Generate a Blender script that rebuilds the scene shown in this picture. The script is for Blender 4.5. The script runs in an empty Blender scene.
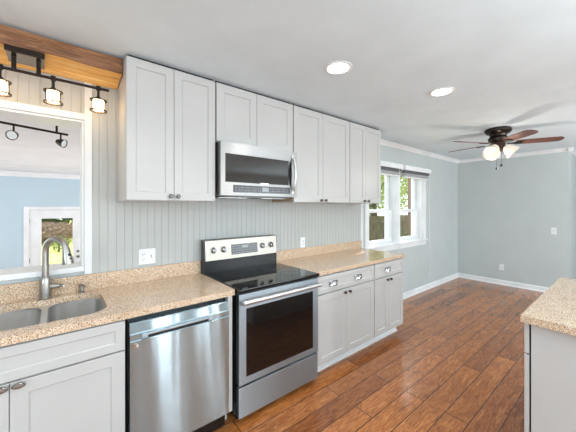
import bpy, bmesh, math, random
from mathutils import Vector, Matrix
random.seed(7)
C = bpy.context.scene.collection
SC = bpy.context.scene

# ------------------------------------------------------------------ camera
F_PX, YAW, HORIZON = 282.61, 0.6840, 206.45
cam_d = bpy.data.cameras.new('camera')
cam = bpy.data.objects.new('camera', cam_d); C.objects.link(cam)
cam.location = (-0.9328, -2.3387, 1.4744)
cam.rotation_euler = (math.pi/2, 0, -YAW)
cam_d.sensor_width = 36.0
cam_d.lens = F_PX/576*36.0
cam_d.shift_y = -(216-HORIZON)/576
cam_d.clip_start = 0.02
SC.camera = cam
SC.view_settings.view_transform = 'Standard'
SC.view_settings.look = 'None'
SC.view_settings.gamma = 1.0
SC.view_settings.use_curve_mapping = False
SC.view_settings.exposure = 0.25

# ------------------------------------------------------------------ sky, sun, daylight, added fill
W = bpy.data.worlds.new('sky'); SC.world = W; W.use_nodes = True
W.node_tree.nodes['Background'].inputs[0].default_value = (0.80, 0.90, 1.0, 1)
W.node_tree.nodes['Background'].inputs[1].default_value = 2.5
def add_light(name, kind, loc, energy, color=(1, 1, 1), size=None, aim=None, shape=None, spread=None):
    d = bpy.data.lights.new(name, kind); d.energy = energy; d.color = color
    if size is not None:
        if kind == 'AREA':
            if isinstance(size, tuple): d.shape = 'RECTANGLE'; d.size, d.size_y = size
            else: d.shape = shape or 'SQUARE'; d.size = size
        elif kind == 'SUN': d.angle = size
        else: d.shadow_soft_size = size
    if spread is not None: d.spread = spread
    o = bpy.data.objects.new(name, d); C.objects.link(o); o.location = loc
    if aim is not None:
        o.rotation_euler = Vector(aim).to_track_quat('-Z', 'Y').to_euler()
    return o
add_light('sun', 'SUN', (5, 5, 10), 4.5, (1, 0.95, 0.86), 0.02, (-0.72, -0.28, -0.62))
# daylight from added, unseen windows; side lights read off the dishwasher's streaks
DAY = (0.86, 0.95, 1.0)
add_light('daylight_fill_front', 'AREA', (-1.5, -5.60, 1.0), 17, DAY, (2.2, 1.4), (0.1, 1, -0.03))  # unseen window, added to light the counter fronts
add_light('daylight_sidelight', 'AREA', (0.86, -5.60, 1.15), 20, DAY, (0.13, 1.9), (0, 1, 0))
add_light('daylight_sidelight', 'AREA', (1.78, -5.60, 1.15), 13, DAY, (0.09, 1.9), (0, 1, 0))
add_light('daylight_fill_dining', 'AREA', (3.8, -5.60, 1.5), 62, DAY, (2.3, 1.2), (0.0, 1, -0.06))  # added unseen window, for the backguard's reflection and the base cabinets
add_light('daylight_fill_side', 'AREA', (-3.25, -2.6, 1.5), 22, DAY, (1.3, 1.1), (1, 0.1, 0))  # another added window out of view, lighting the room sideways
add_light('bounce_fill', 'AREA', (-0.3, -4.1, 1.75), 88, (0.80, 0.93, 1.0), 2.8, (0, 0, 1))  # added upward fill, like a flash bounced off the ceiling
add_light('bounce_fill_dining', 'AREA', (4.4, -3.9, 1.75), 52, (0.82, 0.94, 1.0), 2.4, (0.0, 0, 1))  # second upward fill, added to brighten the dining walls
add_light('daylight_fill_den', 'AREA', (1.75, 3.2, 0.9), 62, (0.97, 0.99, 1), (3.0, 1.6), (-1, 0, 0.1))  # fill added inside the den; the wall behind it is closed
add_light('bounce_fill_den', 'AREA', (-1.6, 3.4, -0.4), 13, (0.94, 0.98, 1), 2.0, (0, 0.1, 1))  # upward fill added low in the den

# ------------------------------------------------------------------ materials
def lin(c):
    out = []
    for v in c:
        v = v/255.0
        out.append(v/12.92 if v <= 0.04045 else ((v+0.055)/1.055)**2.4)
    return (out[0], out[1], out[2], 1.0)
class NT:
    def __init__(s, name):
        s.m = bpy.data.materials.new(name); s.m.use_nodes = True
        s.t = s.m.node_tree; s.b = s.t.nodes['Principled BSDF']; s.out = s.t.nodes['Material Output']
    def n(s, kind, **kw):
        x = s.t.nodes.new(kind)
        for k, v in kw.items():
            if k in x.inputs: x.inputs[k].default_value = v
            else: setattr(x, k, v)
        return x
    def l(s, a, b): s.t.links.new(a, b)
    def coords(s, scale=(1, 1, 1), loc=(0, 0, 0), rot=(0, 0, 0), src='Object'):
        tc = s.n('ShaderNodeTexCoord'); mp = s.n('ShaderNodeMapping')
        mp.inputs['Scale'].default_value = scale; mp.inputs['Location'].default_value = loc; mp.inputs['Rotation'].default_value = rot
        s.l(tc.outputs[src], mp.inputs[0]); return mp.outputs[0]
    def world(s, scale=(1, 1, 1)):
        g = s.n('ShaderNodeNewGeometry'); mp = s.n('ShaderNodeMapping'); mp.inputs['Scale'].default_value = scale
        s.l(g.outputs['Position'], mp.inputs[0]); return mp.outputs[0]
    def noise(s, vec, scale=5, detail=3, rough=0.55, dist=0.0):
        x = s.n('ShaderNodeTexNoise'); x.inputs['Scale'].default_value = scale; x.inputs['Detail'].default_value = detail
        x.inputs['Roughness'].default_value = rough; x.inputs['Distortion'].default_value = dist
        s.l(vec, x.inputs['Vector']); return x.outputs['Fac']
    def ramp(s, fac, stops, interp='LINEAR'):
        r = s.n('ShaderNodeValToRGB'); r.color_ramp.interpolation = interp
        e = r.color_ramp.elements
        while len(e) < len(stops): e.new(0.5)
        for i, (p, c) in enumerate(stops):
            e[i].position = p; e[i].color = lin(c) if not isinstance(c, float) else (c, c, c, 1)
        s.l(fac, r.inputs[0]); return r.outputs[0]
    def mix(s, fac, a, b, mode='MIX'):
        x = s.n('ShaderNodeMix'); x.data_type = 'RGBA'; x.blend_type = mode
        for v, i in ((fac, 0), (a, 6), (b, 7)):
            if hasattr(v, 'is_linked') or hasattr(v, 'links'): s.l(v, x.inputs[i])
            else: x.inputs[i].default_value = v
        return x.outputs[2]
    def bump(s, h, strength=0.2, dist=0.01):
        b = s.n('ShaderNodeBump'); b.inputs['Strength'].default_value = strength; b.inputs['Distance'].default_value = dist
        s.l(h, b.inputs['Height']); s.l(b.outputs[0], s.b.inputs['Normal'])
    def set(s, **kw):
        for k, v in kw.items(): s.b.inputs[k].default_value = v
        return s

def paint(name, rgb, rough=0.5, var=0.03, bump=0.05, bscale=180, spec=0.5):
    m = NT(name); v = m.world()
    f = m.noise(v, 3.0, 2)
    a = tuple(min(255, c*(1+var)) for c in rgb); b = tuple(c*(1-var) for c in rgb)
    m.l(m.ramp(f, [(0.3, b), (0.7, a)]), m.b.inputs['Base Color'])
    m.set(**{'Roughness': rough, 'Specular IOR Level': spec})
    if bump: m.bump(m.noise(v, bscale, 2), bump, 0.004)
    return m.m
def metal(name, rgb, rough=0.28, brush=(4, 4, 260), strength=0.05, wobble=0.0, aniso=0.0):
    m = NT(name); v = m.world(brush)
    f = m.noise(v, 1.0, 3, 0.7)
    a = tuple(min(255, c*1.02) for c in rgb); b = tuple(c*0.98 for c in rgb)
    m.l(m.ramp(f, [(0.3, b), (0.7, a)]), m.b.inputs['Base Color'])
    m.set(Metallic=1.0, Roughness=rough)
    if aniso:      # grain runs sideways: highlights are drawn out vertically
        m.set(Anisotropic=aniso)
        cv = m.n('ShaderNodeCombineXYZ'); cv.inputs[2].default_value = 1.0
        m.l(cv.outputs[0], m.b.inputs['Tangent'])
    if wobble:
        w = m.noise(m.world((9, 9, 0.8)), 1.0, 1, 0.5)
        m.bump(w, wobble, 0.01)
    else: m.bump(f, strength, 0.003)
    return m.m
def plain(name, rgb, rough=0.5, metallic=0.0, **kw):
    m = NT(name); f = m.noise(m.world(), 25, 2)
    a = tuple(min(255, c*1.03) for c in rgb); b = tuple(c*0.97 for c in rgb)
    m.l(m.ramp(f, [(0.3, b), (0.7, a)]), m.b.inputs['Base Color'])
    m.set(Roughness=rough, Metallic=metallic, **kw)
    return m.m
def emit(name, rgb, strength, base=(240, 240, 235)):
    m = NT(name); m.set(**{'Base Color': lin(base), 'Roughness': 0.4, 'Emission Color': lin(rgb), 'Emission Strength': strength})
    return m.m
def glass(name, gloss=0.08, tint=(1, 1, 1, 1)):
    m = NT(name); t = m.n('ShaderNodeBsdfTransparent'); t.inputs[0].default_value = tint
    g = m.n('ShaderNodeBsdfGlossy'); g.inputs['Roughness'].default_value = 0.02
    lw = m.n('ShaderNodeLayerWeight'); lw.inputs['Blend'].default_value = 0.5
    pw = m.n('ShaderNodeMath', operation='POWER'); m.l(lw.outputs['Facing'], pw.inputs[0]); pw.inputs[1].default_value = 4.0
    fr = m.n('ShaderNodeMath', operation='MULTIPLY_ADD'); m.l(pw.outputs[0], fr.inputs[0]); fr.inputs[1].default_value = 0.45; fr.inputs[2].default_value = 0.03
    x = m.n('ShaderNodeMixShader'); m.l(fr.outputs[0], x.inputs[0]); m.l(t.outputs[0], x.inputs[1]); m.l(g.outputs[0], x.inputs[2])
    m.l(x.outputs[0], m.out.inputs['Surface']); return m.m

M = {}
M['wall'] = paint('wall_paint', (195, 201, 200), 0.55, 0.01)
M['den_wall'] = paint('den_wall_paint', (190, 210, 219), 0.55, 0.01)
M['bead'] = paint('beadboard_paint', (188, 189, 185), 0.42, 0.01)
M['ceil'] = paint('ceiling_paint', (226, 239, 246), 0.8, 0.015, 0.12, 60)
M['den_ceil'] = paint('den_ceiling_texture', (235, 236, 238), 0.85, 0.02, 0.6, 45)
M['white'] = paint('trim_white', (236, 237, 237), 0.35)
M['cab'] = paint('cabinet_white', (196, 194, 191), 0.33, 0.01, 0.02)
M['cab_in'] = plain('cabinet_underside', (214, 205, 190), 0.6)
M['gap'] = plain('painted_gap_shade', (30, 28, 27), 0.8)  # near-black colour standing for the shade in narrow gaps
M['steel'] = metal('brushed_stainless', (174, 183, 190), 0.45, (3, 3, 240), 0.03, 0, 0.92)
M['dw_steel'] = metal('dishwasher_stainless', (172, 190, 198), 0.21, (2, 2, 220), 0.05, 0.3, 1.0)
M['mw_steel'] = metal('microwave_steel', (182, 181, 179), 0.42, (3, 3, 240), 0.03, 0, 0.9)
M['knob_dark'] = metal('dark_nickel_knob', (104, 100, 96), 0.28, (40, 40, 40), 0.02)
M['panel_steel'] = metal('backguard_steel', (180, 174, 164), 0.42, (3, 3, 240), 0.03)
M['bar'] = metal('handle_steel', (212, 213, 214), 0.4, (40, 40, 40), 0.02)
M['satin'] = metal('satin_nickel', (150, 148, 145), 0.25, (60, 60, 60), 0.02)
M['faucet'] = metal('faucet_nickel', (176, 172, 166), 0.3, (60, 60, 60), 0.02)
M['chrome'] = metal('chrome', (205, 205, 208), 0.12, (30, 30, 30), 0.01)
M['sink'] = metal('sink_steel', (222, 221, 219), 0.36, (5, 200, 5), 0.05)
M['bronze'] = metal('dark_bronze', (62, 54, 50), 0.38, (40, 40, 40), 0.03)
M['black'] = plain('black_enamel', (16, 16, 17), 0.22)
M['cooktop'] = plain('black_ceramic_glass', (9, 9, 10), 0.06)
M['ovenglass'] = plain('oven_glass', (20, 17, 16), 0.05)
M['mwglass'] = plain('microwave_glass', (52, 47, 42), 0.06)
M['panel'] = plain('control_panel_black', (24, 23, 23), 0.2)
M['ring'] = plain('burner_ring_grey', (72, 72, 74), 0.25)
M['mark'] = plain('panel_markings', (150, 150, 150), 0.5)
M['lcd'] = emit('lit_display', (225, 235, 240), 0.5, (40, 45, 48))
M['plate'] = plain('outlet_plastic', (240, 241, 241), 0.35)
M['slot'] = plain('outlet_slot', (60, 60, 62), 0.5)
M['lens'] = emit('downlight_lens', (255, 250, 240), 9.0)
M['shade'] = emit('lit_frosted_glass', (255, 212, 156), 14.0)
M['fanbulb'] = emit('lit_fan_bulb', (255, 232, 200), 1.6)
M['fanshade'] = emit('lit_fan_shade', (255, 238, 218), 0.3, (228, 218, 204))
M['clear'] = glass('clear_glass')
M['pane'] = glass('window_pane')
M['rawwood'] = plain('raw_maple_side', (186, 150, 108), 0.6)
M['blind'] = plain('blind_white', (238, 239, 240), 0.45)
M['headrail'] = plain('headrail_shade_grey', (96, 96, 98), 0.5)  # darkened grey paints in the valance's shadow line
M['blindgrey'] = plain('blind_stack_grey', (196, 197, 199), 0.5)
M['grass'] = paint('lawn_grass', (196, 200, 104), 0.9, 0.18, 0.5, 20)
M['dirt'] = paint('garden_ground', (120, 118, 84), 0.9, 0.15, 0.3, 20)
M['bark'] = plain('tree_bark', (92, 78, 62), 0.9)
def leafmat(name, a, b):
    m = NT(name); f = m.noise(m.world(), 6.0, 2)
    m.l(m.ramp(f, [(0.35, a), (0.65, b)]), m.b.inputs['Base Color']); m.set(Roughness=0.6)
    m.b.inputs['Subsurface Weight'].default_value = 0.0
    tr = m.n('ShaderNodeBsdfTranslucent'); tr.inputs[0].default_value = lin(b)
    x = m.n('ShaderNodeMixShader'); x.inputs[0].default_value = 0.4
    m.l(m.b.outputs[0], x.inputs[1]); m.l(tr.outputs[0], x.inputs[2]); m.l(x.outputs[0], m.out.inputs['Surface'])
    return m.m
M['leaf'] = leafmat('leaf_green', (96, 116, 58), (176, 190, 110))
M['leaf_dark'] = leafmat('leaf_dark_green', (50, 74, 38), (104, 126, 70))
M['leaf_brown'] = leafmat('leaf_brown', (120, 98, 84), (150, 128, 108))

def granite(name):
    m = NT(name); v = m.world()
    big = m.noise(v, 14, 3)
    base = m.ramp(big, [(0.3, (214, 184, 152)), (0.7, (228, 202, 172))])
    vo = m.n('ShaderNodeTexVoronoi', feature='F1'); vo.inputs['Scale'].default_value = 360; m.l(v, vo.inputs['Vector'])
    bw = m.n('ShaderNodeSeparateColor'); m.l(vo.outputs['Color'], bw.inputs[0])
    dark = m.ramp(bw.outputs[0], [(0.0, 1.0), (0.19, 1.0), (0.22, 0.0), (1.0, 0.0)], 'LINEAR')
    light = m.ramp(bw.outputs[1], [(0.0, 0.0), (0.72, 0.0), (0.76, 1.0), (1.0, 1.0)])
    mid = m.ramp(bw.outputs[2], [(0.0, 0.0), (0.6, 0.0), (0.64, 1.0), (1.0, 1.0)])
    c1 = m.mix(mid, base, lin((198, 164, 130)))
    c2 = m.mix(light, c1, lin((240, 226, 208)))
    c3 = m.mix(dark, c2, lin((134, 102, 78)))
    m.l(c3, m.b.inputs['Base Color']); m.set(Roughness=0.16)
    return m.m
M['granite'] = granite('tan_granite')

def floor_mat():
    m = NT('hand_scraped_planks')
    v = m.world()
    def brick(c1, c2, mortar):
        b = m.n('ShaderNodeTexBrick'); m.l(v, b.inputs['Vector'])
        b.inputs['Scale'].default_value = 1.0; b.inputs['Brick Width'].default_value = 1.22; b.inputs['Row Height'].default_value = 0.148
        b.inputs['Mortar Size'].default_value = 0.003; b.inputs['Mortar Smooth'].default_value = 0.3; b.inputs['Bias'].default_value = 0.0
        b.offset = 0.37; b.offset_frequency = 2; b.squash = 1.0
        b.inputs['Color1'].default_value = c1; b.inputs['Color2'].default_value = c2; b.inputs['Mortar'].default_value = mortar
        return b
    br = brick((0, 0, 0, 1), (1, 1, 1, 1), (0.5, 0.5, 0.5, 1))
    sep = m.n('ShaderNodeSeparateColor'); m.l(br.outputs['Color'], sep.inputs[0])
    # grain offset per plank
    comb = m.n('ShaderNodeCombineXYZ'); mu = m.n('ShaderNodeMath', operation='MULTIPLY'); m.l(sep.outputs[0], mu.inputs[0]); mu.inputs[1].default_value = 13.0
    m.l(mu.outputs[0], comb.inputs[0]); m.l(mu.outputs[0], comb.inputs[2])
    ad = m.n('ShaderNodeVectorMath', operation='ADD'); m.l(v, ad.inputs[0]); m.l(comb.outputs[0], ad.inputs[1])
    mp = m.n('ShaderNodeMapping'); mp.inputs['Scale'].default_value = (6, 40, 1); m.l(ad.outputs[0], mp.inputs[0])
    grain = m.noise(mp.outputs[0], 1.2, 6, 0.68, 1.6)
    mp2 = m.n('ShaderNodeMapping'); mp2.inputs['Scale'].default_value = (7, 9, 1); m.l(ad.outputs[0], mp2.inputs[0])
    blotch = m.noise(mp2.outputs[0], 1.0, 4, 0.6, 0.6)
    col = m.ramp(grain, [(0.25, (106, 60, 28)), (0.45, (170, 106, 56)), (0.6, (206, 138, 80)), (0.8, (230, 170, 108))])
    tint = m.ramp(sep.outputs[0], [(0.0, (196, 180, 172)), (0.5, (232, 224, 216)), (1.0, (255, 246, 234))])
    c2 = m.mix(0.9, col, tint, 'MULTIPLY')
    c2b = m.mix(0.4, c2, m.ramp(blotch, [(0.3, (176, 150, 136)), (0.65, (255, 250, 246))]), 'MULTIPLY')
    c3 = m.mix(br.outputs['Fac'], c2b, lin((46, 26, 18)))
    m.l(c3, m.b.inputs['Base Color'])
    m.l(m.ramp(blotch, [(0.3, 0.22), (0.7, 0.13)]), m.b.inputs['Roughness'])
    m.set(**{'Specular IOR Level': 0.5, 'Coat Weight': 0.22, 'Coat Roughness': 0.1})
    mp3 = m.n('ShaderNodeMapping'); mp3.inputs['Scale'].default_value = (14, 5, 1); m.l(ad.outputs[0], mp3.inputs[0])
    scr = m.noise(mp3.outputs[0], 1.0, 2, 0.5, 0.4)
    m.bump(scr, 0.30, 0.006)
    return m.m
M['floor'] = floor_mat()
def wood(name, a, b, c, scale=(3, 30, 30), rough=0.6):
    m = NT(name); v = m.world(scale); f = m.noise(v, 1.5, 6, 0.65, 1.2)
    m.l(m.ramp(f, [(0.3, a), (0.5, b), (0.7, c)]), m.b.inputs['Base Color']); m.set(Roughness=rough)
    m.bump(f, 0.3, 0.004); return m.m
M['beam_face'] = wood('weathered_beam_face', (96, 62, 40), (138, 92, 60), (176, 130, 92))
M['beam_sawn'] = wood('sawn_pine_underside', (226, 152, 72), (250, 192, 106), (255, 216, 146), (2, 22, 22))
M['blade'] = wood('walnut_blade', (78, 38, 22), (108, 56, 34), (132, 72, 46), (6, 6, 6), 0.3)
M['fence'] = wood('weathered_fence', (66, 58, 40), (98, 88, 60), (130, 118, 84), (7, 20, 1.5), 0.9)
M['brick'] = plain('brick_post', (138, 104, 84), 0.9)

# ------------------------------------------------------------------ mesh helpers
class MB:
    def __init__(s): s.bm = bmesh.new(); s.mi = 0
    def _done(s, faces):
        for f in faces: f.material_index = s.mi
    def box(s, x0, x1, y0, y1, z0, z1, bev=0.0, seg=2):
        n0 = set(s.bm.verts)
        mat = Matrix.Translation(((x0+x1)/2, (y0+y1)/2, (z0+z1)/2)) @ Matrix.Diagonal((abs(x1-x0), abs(y1-y0), abs(z1-z0), 1))
        r = bmesh.ops.create_cube(s.bm, size=1.0, matrix=mat)
        vs = r['verts']
        fs = {f for v in vs for f in v.link_faces}; s._done(fs)
        if bev:
            es = list({e for v in vs for e in v.link_edges})
            r2 = bmesh.ops.bevel(s.bm, geom=es, offset=bev, segments=seg, affect='EDGES', profile=0.5)
            s._done(r2['faces'])
        return s
    def cyl(s, p0, p1, r0, r1=None, n=16):
        p0, p1 = Vector(p0), Vector(p1); r1 = r0 if r1 is None else r1
        return s.tube([p0, p1], [r0, r1], n)
    def tube(s, pts, r, n=10, cap=True):
        pts = [Vector(p) for p in pts]
        if not isinstance(r, (list, tuple)): r = [r]*len(pts)
        rings = []; prev = None
        for i, p in enumerate(pts):
            d = (pts[min(i+1, len(pts)-1)]-pts[max(i-1, 0)]).normalized()
            if prev is None:
                a = Vector((0, 0, 1)) if abs(d.z) < 0.9 else Vector((1, 0, 0))
                u = d.cross(a).normalized()
            else: u = (prev-d*prev.dot(d)).normalized()
            prev = u; w = d.cross(u)
            rings.append([s.bm.verts.new(p+(u*math.cos(t)+w*math.sin(t))*r[i]) for t in [2*math.pi*k/n for k in range(n)]])
        fs = []
        for a, b in zip(rings, rings[1:]):
            for k in range(n): fs.append(s.bm.faces.new((a[k], a[(k+1) % n], b[(k+1) % n], b[k])))
        if cap:
            fs.append(s.bm.faces.new(rings[0][::-1])); fs.append(s.bm.faces.new(rings[-1]))
        s._done(fs); return s
    def lathe(s, prof, origin=(0, 0, 0), axis=(0, 0, 1), n=24, sx=1.0):
        o = Vector(origin); ax = Vector(axis).normalized()
        a = Vector((1, 0, 0)) if abs(ax.x) < 0.9 else Vector((0, 0, 1))
        u = (a-ax*a.dot(ax)).normalized(); w = ax.cross(u)
        rings = []
        for r, z in prof:
            if r < 1e-6: rings.append([s.bm.verts.new(o+ax*z)])
            else: rings.append([s.bm.verts.new(o+ax*z+u*(r*sx*math.cos(2*math.pi*k/n))+w*(r*math.sin(2*math.pi*k/n))) for k in range(n)])
        fs = []
        for a, b in zip(rings, rings[1:]):
            if len(a) == 1 and len(b) == 1: continue
            for k in range(n):
                k2 = (k+1) % n
                if len(a) == 1: fs.append(s.bm.faces.new((a[0], b[k2], b[k])))
                elif len(b) == 1: fs.append(s.bm.faces.new((a[k], a[k2], b[0])))
                else: fs.append(s.bm.faces.new((a[k], a[k2], b[k2], b[k])))
        s._done(fs); return s
    def prism(s, poly, axis, a, b):
        """extrude a 2-D polygon along axis 'x','y' or 'z' from a to b"""
        def P(t, q):
            return {'x': (t, q[0], q[1]), 'y': (q[0], t, q[1]), 'z': (q[0], q[1], t)}[axis]
        A = [s.bm.verts.new(P(a, q)) for q in poly]; B = [s.bm.verts.new(P(b, q)) for q in poly]
        n = len(poly); fs = [s.bm.faces.new((A[k], A[(k+1) % n], B[(k+1) % n], B[k])) for k in range(n)]
        fs += [s.bm.faces.new(A[::-1]), s.bm.faces.new(B)]
        s._done(fs); return s
    def quad(s, a, b, c, d):
        f = s.bm.faces.new([s.bm.verts.new(v) for v in (a, b, c, d)]); s._done([f]); return s
    def front(s, x0, x1, z0, z1, y, th=0.02, fw=0.055, rec=0.008, sgn=-1):
        """shaker door or drawer front whose face stands at y and looks along sgn*y"""
        def ring(i, yy):
            return [s.bm.verts.new(v) for v in ((x0+i, yy, z0+i), (x1-i, yy, z0+i), (x1-i, yy, z1-i), (x0+i, yy, z1-i))]
        b = -sgn
        rs = [ring(0, y+b*th), ring(0, y+b*0.002), ring(0.002, y), ring(fw, y), ring(fw+0.003, y+b*0.003), ring(fw+0.005, y+b*rec)]
        fs = []
        for p, q in zip(rs, rs[1:]):
            for k in range(4): fs.append(s.bm.faces.new((p[k], p[(k+1) % 4], q[(k+1) % 4], q[k])))
        fs.append(s.bm.faces.new(rs[-1])); fs.append(s.bm.faces.new(rs[0][::-1])); s._done(fs); return s
    def build(s, name, mats, parent=None, smooth=False, origin=None, xform=None):
        if not isinstance(mats, (list, tuple)): mats = [mats]
        if xform is not None: bmesh.ops.transform(s.bm, matrix=xform, verts=s.bm.verts)
        bmesh.ops.recalc_face_normals(s.bm, faces=s.bm.faces)
        me = bpy.data.meshes.new(name)
        if parent is not None: org = Vector(ORG[parent.name])
        else:
            if origin is None:
                xs = [v.co for v in s.bm.verts]
                origin = ((min(v.x for v in xs)+max(v.x for v in xs))/2, (min(v.y for v in xs)+max(v.y for v in xs))/2, min(v.z for v in xs))
            org = Vector(origin)
        bmesh.ops.translate(s.bm, vec=-org, verts=s.bm.verts)
        if smooth:
            for f in s.bm.faces: f.smooth = True
        s.bm.to_mesh(me); s.bm.free()
        for m in mats: me.materials.append(m)
        if smooth: me.set_sharp_from_angle(angle=math.radians(35))
        o = bpy.data.objects.new(name, me); C.objects.link(o)
        if parent is not None: o.parent = parent
        else: o.location = org
        ORG[o.name] = tuple(org)
        return o
ORG = {}
def tag(o, label, cat, group=None, kind=None):
    o['label'] = label; o['category'] = cat
    if group: o['group'] = group
    if kind: o['kind'] = kind
    return o
def thing(name, loc, label, cat, group=None):
    o = bpy.data.objects.new(name, None); C.objects.link(o); o.location = loc; o.empty_display_size = 0.1
    ORG[o.name] = tuple(loc); return tag(o, label, cat, group)
def struct(o): o['kind'] = 'structure'; return o
def copy_tree(o, parent=None, loc=None):
    c = o.copy(); C.objects.link(c)
    if parent is not None: c.parent = parent
    if loc is not None: c.location = loc
    for ch in list(o.children): copy_tree(ch, c)
    return c

# ------------------------------------------------------------------ the setting
XF = 5.5544; CE = 2.4382; YE = -1.657; T = 0.20
OX0, OX1, OZ0, OZ1 = -2.0, -0.794, 1.040, 2.052          # pass-through
W1 = (2.41, 3.15); W2 = (3.23, 4.00); WZ0, WZ1 = 0.900, 2.045
XW, XE, YS = -3.3, 8.6, -5.7
b = MB(); b.box(XW, XE, YS, 0.0, -0.1, 0.0); struct(b.build('floor', M['floor']))
b = MB(); b.box(XW, XE, YS, T, CE, CE+0.12); struct(b.build('ceiling', M['ceil']))
# wall behind the counters with its two openings
b = MB()
b.box(XW, OX0, 0, T, -0.7, CE); b.box(OX0, OX1, 0, T, -0.7, OZ0); b.box(OX0, OX1, 0, T, OZ1, CE)
b.box(OX1, W1[0], 0, T, -0.7, CE)
b.box(W1[0], W2[1], 0, T, -0.7, WZ0); b.box(W1[0], W2[1], 0, T, WZ1, CE); b.box(W1[1], W2[0], 0, T, WZ0, WZ1)
b.box(W2[1], XF+0.12, 0, T, -0.7, CE)
wall_back = struct(b.build('wall_back', M['wall']))
# tongue-and-groove panelling on that wall
def bead_panel(x0, x1, z0, z1, t=0.008, pitch=0.0508):
    m = MB(); pts = []; x = x0
    pts.append((x0, -t))
    k = math.ceil((x0+0.02)/pitch)
    while k*pitch < x1-0.01:
        g = k*pitch; pts += [(g-0.0035, -t), (g-0.001, -t+0.0032), (g+0.001, -t+0.0032), (g+0.0035, -t)]; k += 1
    pts.append((x1, -t))
    B0 = [m.bm.verts.new((p[0], p[1], z0)) for p in pts]; B1 = [m.bm.verts.new((p[0], p[1], z1)) for p in pts]
    for i in range(len(pts)-1): m.bm.faces.new((B0[i], B0[i+1], B1[i+1], B1[i]))
    return m
m = bead_panel(OX1+0.042, 2.235, 0.9, CE-0.001); struct(m.build('wall_panelling', M['bead'], wall_back))
m = bead_panel(OX0-0.5, OX1, OZ1+0.04, CE-0.03); struct(m.build('wall_panelling', M['bead'], wall_back))
b = MB(); b.box(2.235, 2.266, -0.014, 0, 0.9, 1.52, 0.002); struct(b.build('trim_1', M['white']))
# pass-through casing and sill
b = MB()
b.box(OX1, OX1+0.042, -0.018, -0.0005, OZ0-0.02, 2.31, 0.003)
b.box(OX0-0.3, OX1, -0.016, -0.0005, OZ1, OZ1+0.042, 0.003)
b.box(OX0, OX1-0.001, -0.0, T+0.01, OZ1-0.014, OZ1-0.001)
b.box(OX1-0.012, OX1-0.001, 0.0, T+0.01, OZ0+0.03, OZ1-0.015)
struct(b.build('trim_2', M['white']))
b = MB(); b.box(OX0-0.3, OX1-0.001, -0.028, T+0.02, OZ0+0.001, OZ0+0.036, 0.006); struct(b.build('trim_3', M['white']))
# end wall with its return
b = MB(); b.box(XF, XF+0.12, YE, 0.0, 0, CE); b.box(XF+0.12, XE, YE, YE+0.12, 0, CE); struct(b.build('wall_far', M['wall']))
b = MB(); b.box(XE-0.001, XE+0.1, YS, YE, 0, CE); struct(b.build('wall_hall', M['wall']))
# walls behind the camera, with openings added to let daylight in
def wall_with_hole(name, axis, at, thick, a0, a1, holes, mat):
    m = MB()
    def bx(p0, p1, z0, z1):
        if axis == 'y': m.box(p0, p1, at, at+thick, z0, z1)
        else: m.box(at, at+thick, p0, p1, z0, z1)
    cur = a0
    for h0, h1, z0, z1 in holes:
        bx(cur, h0, 0, CE)
        if z0 > 0.01: bx(h0, h1, 0, z0)
        bx(h0, h1, z1, CE); cur = h1
    bx(cur, a1, 0, CE)
    return struct(m.build(name, mat))
wall_with_hole('wall_front', 'y', YS-0.12, 0.12, XW, XE, [(-2.6, -0.4, 0.2, 1.75), (0.72, 1.0, 0.15, 2.1), (1.68, 1.88, 0.15, 2.1), (2.6, 5.0, 0.85, 2.15)], M['wall'])
wall_with_hole('wall_side', 'x', XW-0.12, 0.12, YS, 0.0, [(-3.3, -1.9, 0.9, 2.1)], M['wall'])

# baseboards and crown
def base_prof(s): return [(0, 0), (s*0.026, 0), (s*0.026, 0.012), (s*0.014, 0.022), (s*0.014, 0.078), (s*0.006, 0.09), (0, 0.09)]
b = MB(); b.prism([(-abs(y), z) for y, z in base_prof(1)], 'x', 2.2, XF); struct(b.build('baseboard_back', M['white']))
b = MB(); b.prism([(XF-abs(x), z) for x, z in base_prof(1)], 'y', YE-0.014, -0.0)
b.prism([(YE-abs(y), z) for y, z in base_prof(1)], 'x', XF-0.014, XE); struct(b.build('baseboard_far', M['white']))
cp = [(0, CE-0.062), (0.008, CE-0.062), (0.012, CE-0.05), (0.034, CE-0.02), (0.046, CE-0.014), (0.05, CE-0.002), (0, CE-0.002)]
b = MB(); b.prism([(-y, z) for y, z in cp], 'x', 2.2, XF); struct(b.build('trim_4', M['white']))
b = MB(); b.prism([(XF-x, z) for x, z in cp], 'y', YE-0.05, 0.0); b.prism([(YE-y, z) for y, z in cp], 'x', XF-0.05, XE); struct(b.build('trim_5', M['white']))

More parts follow.
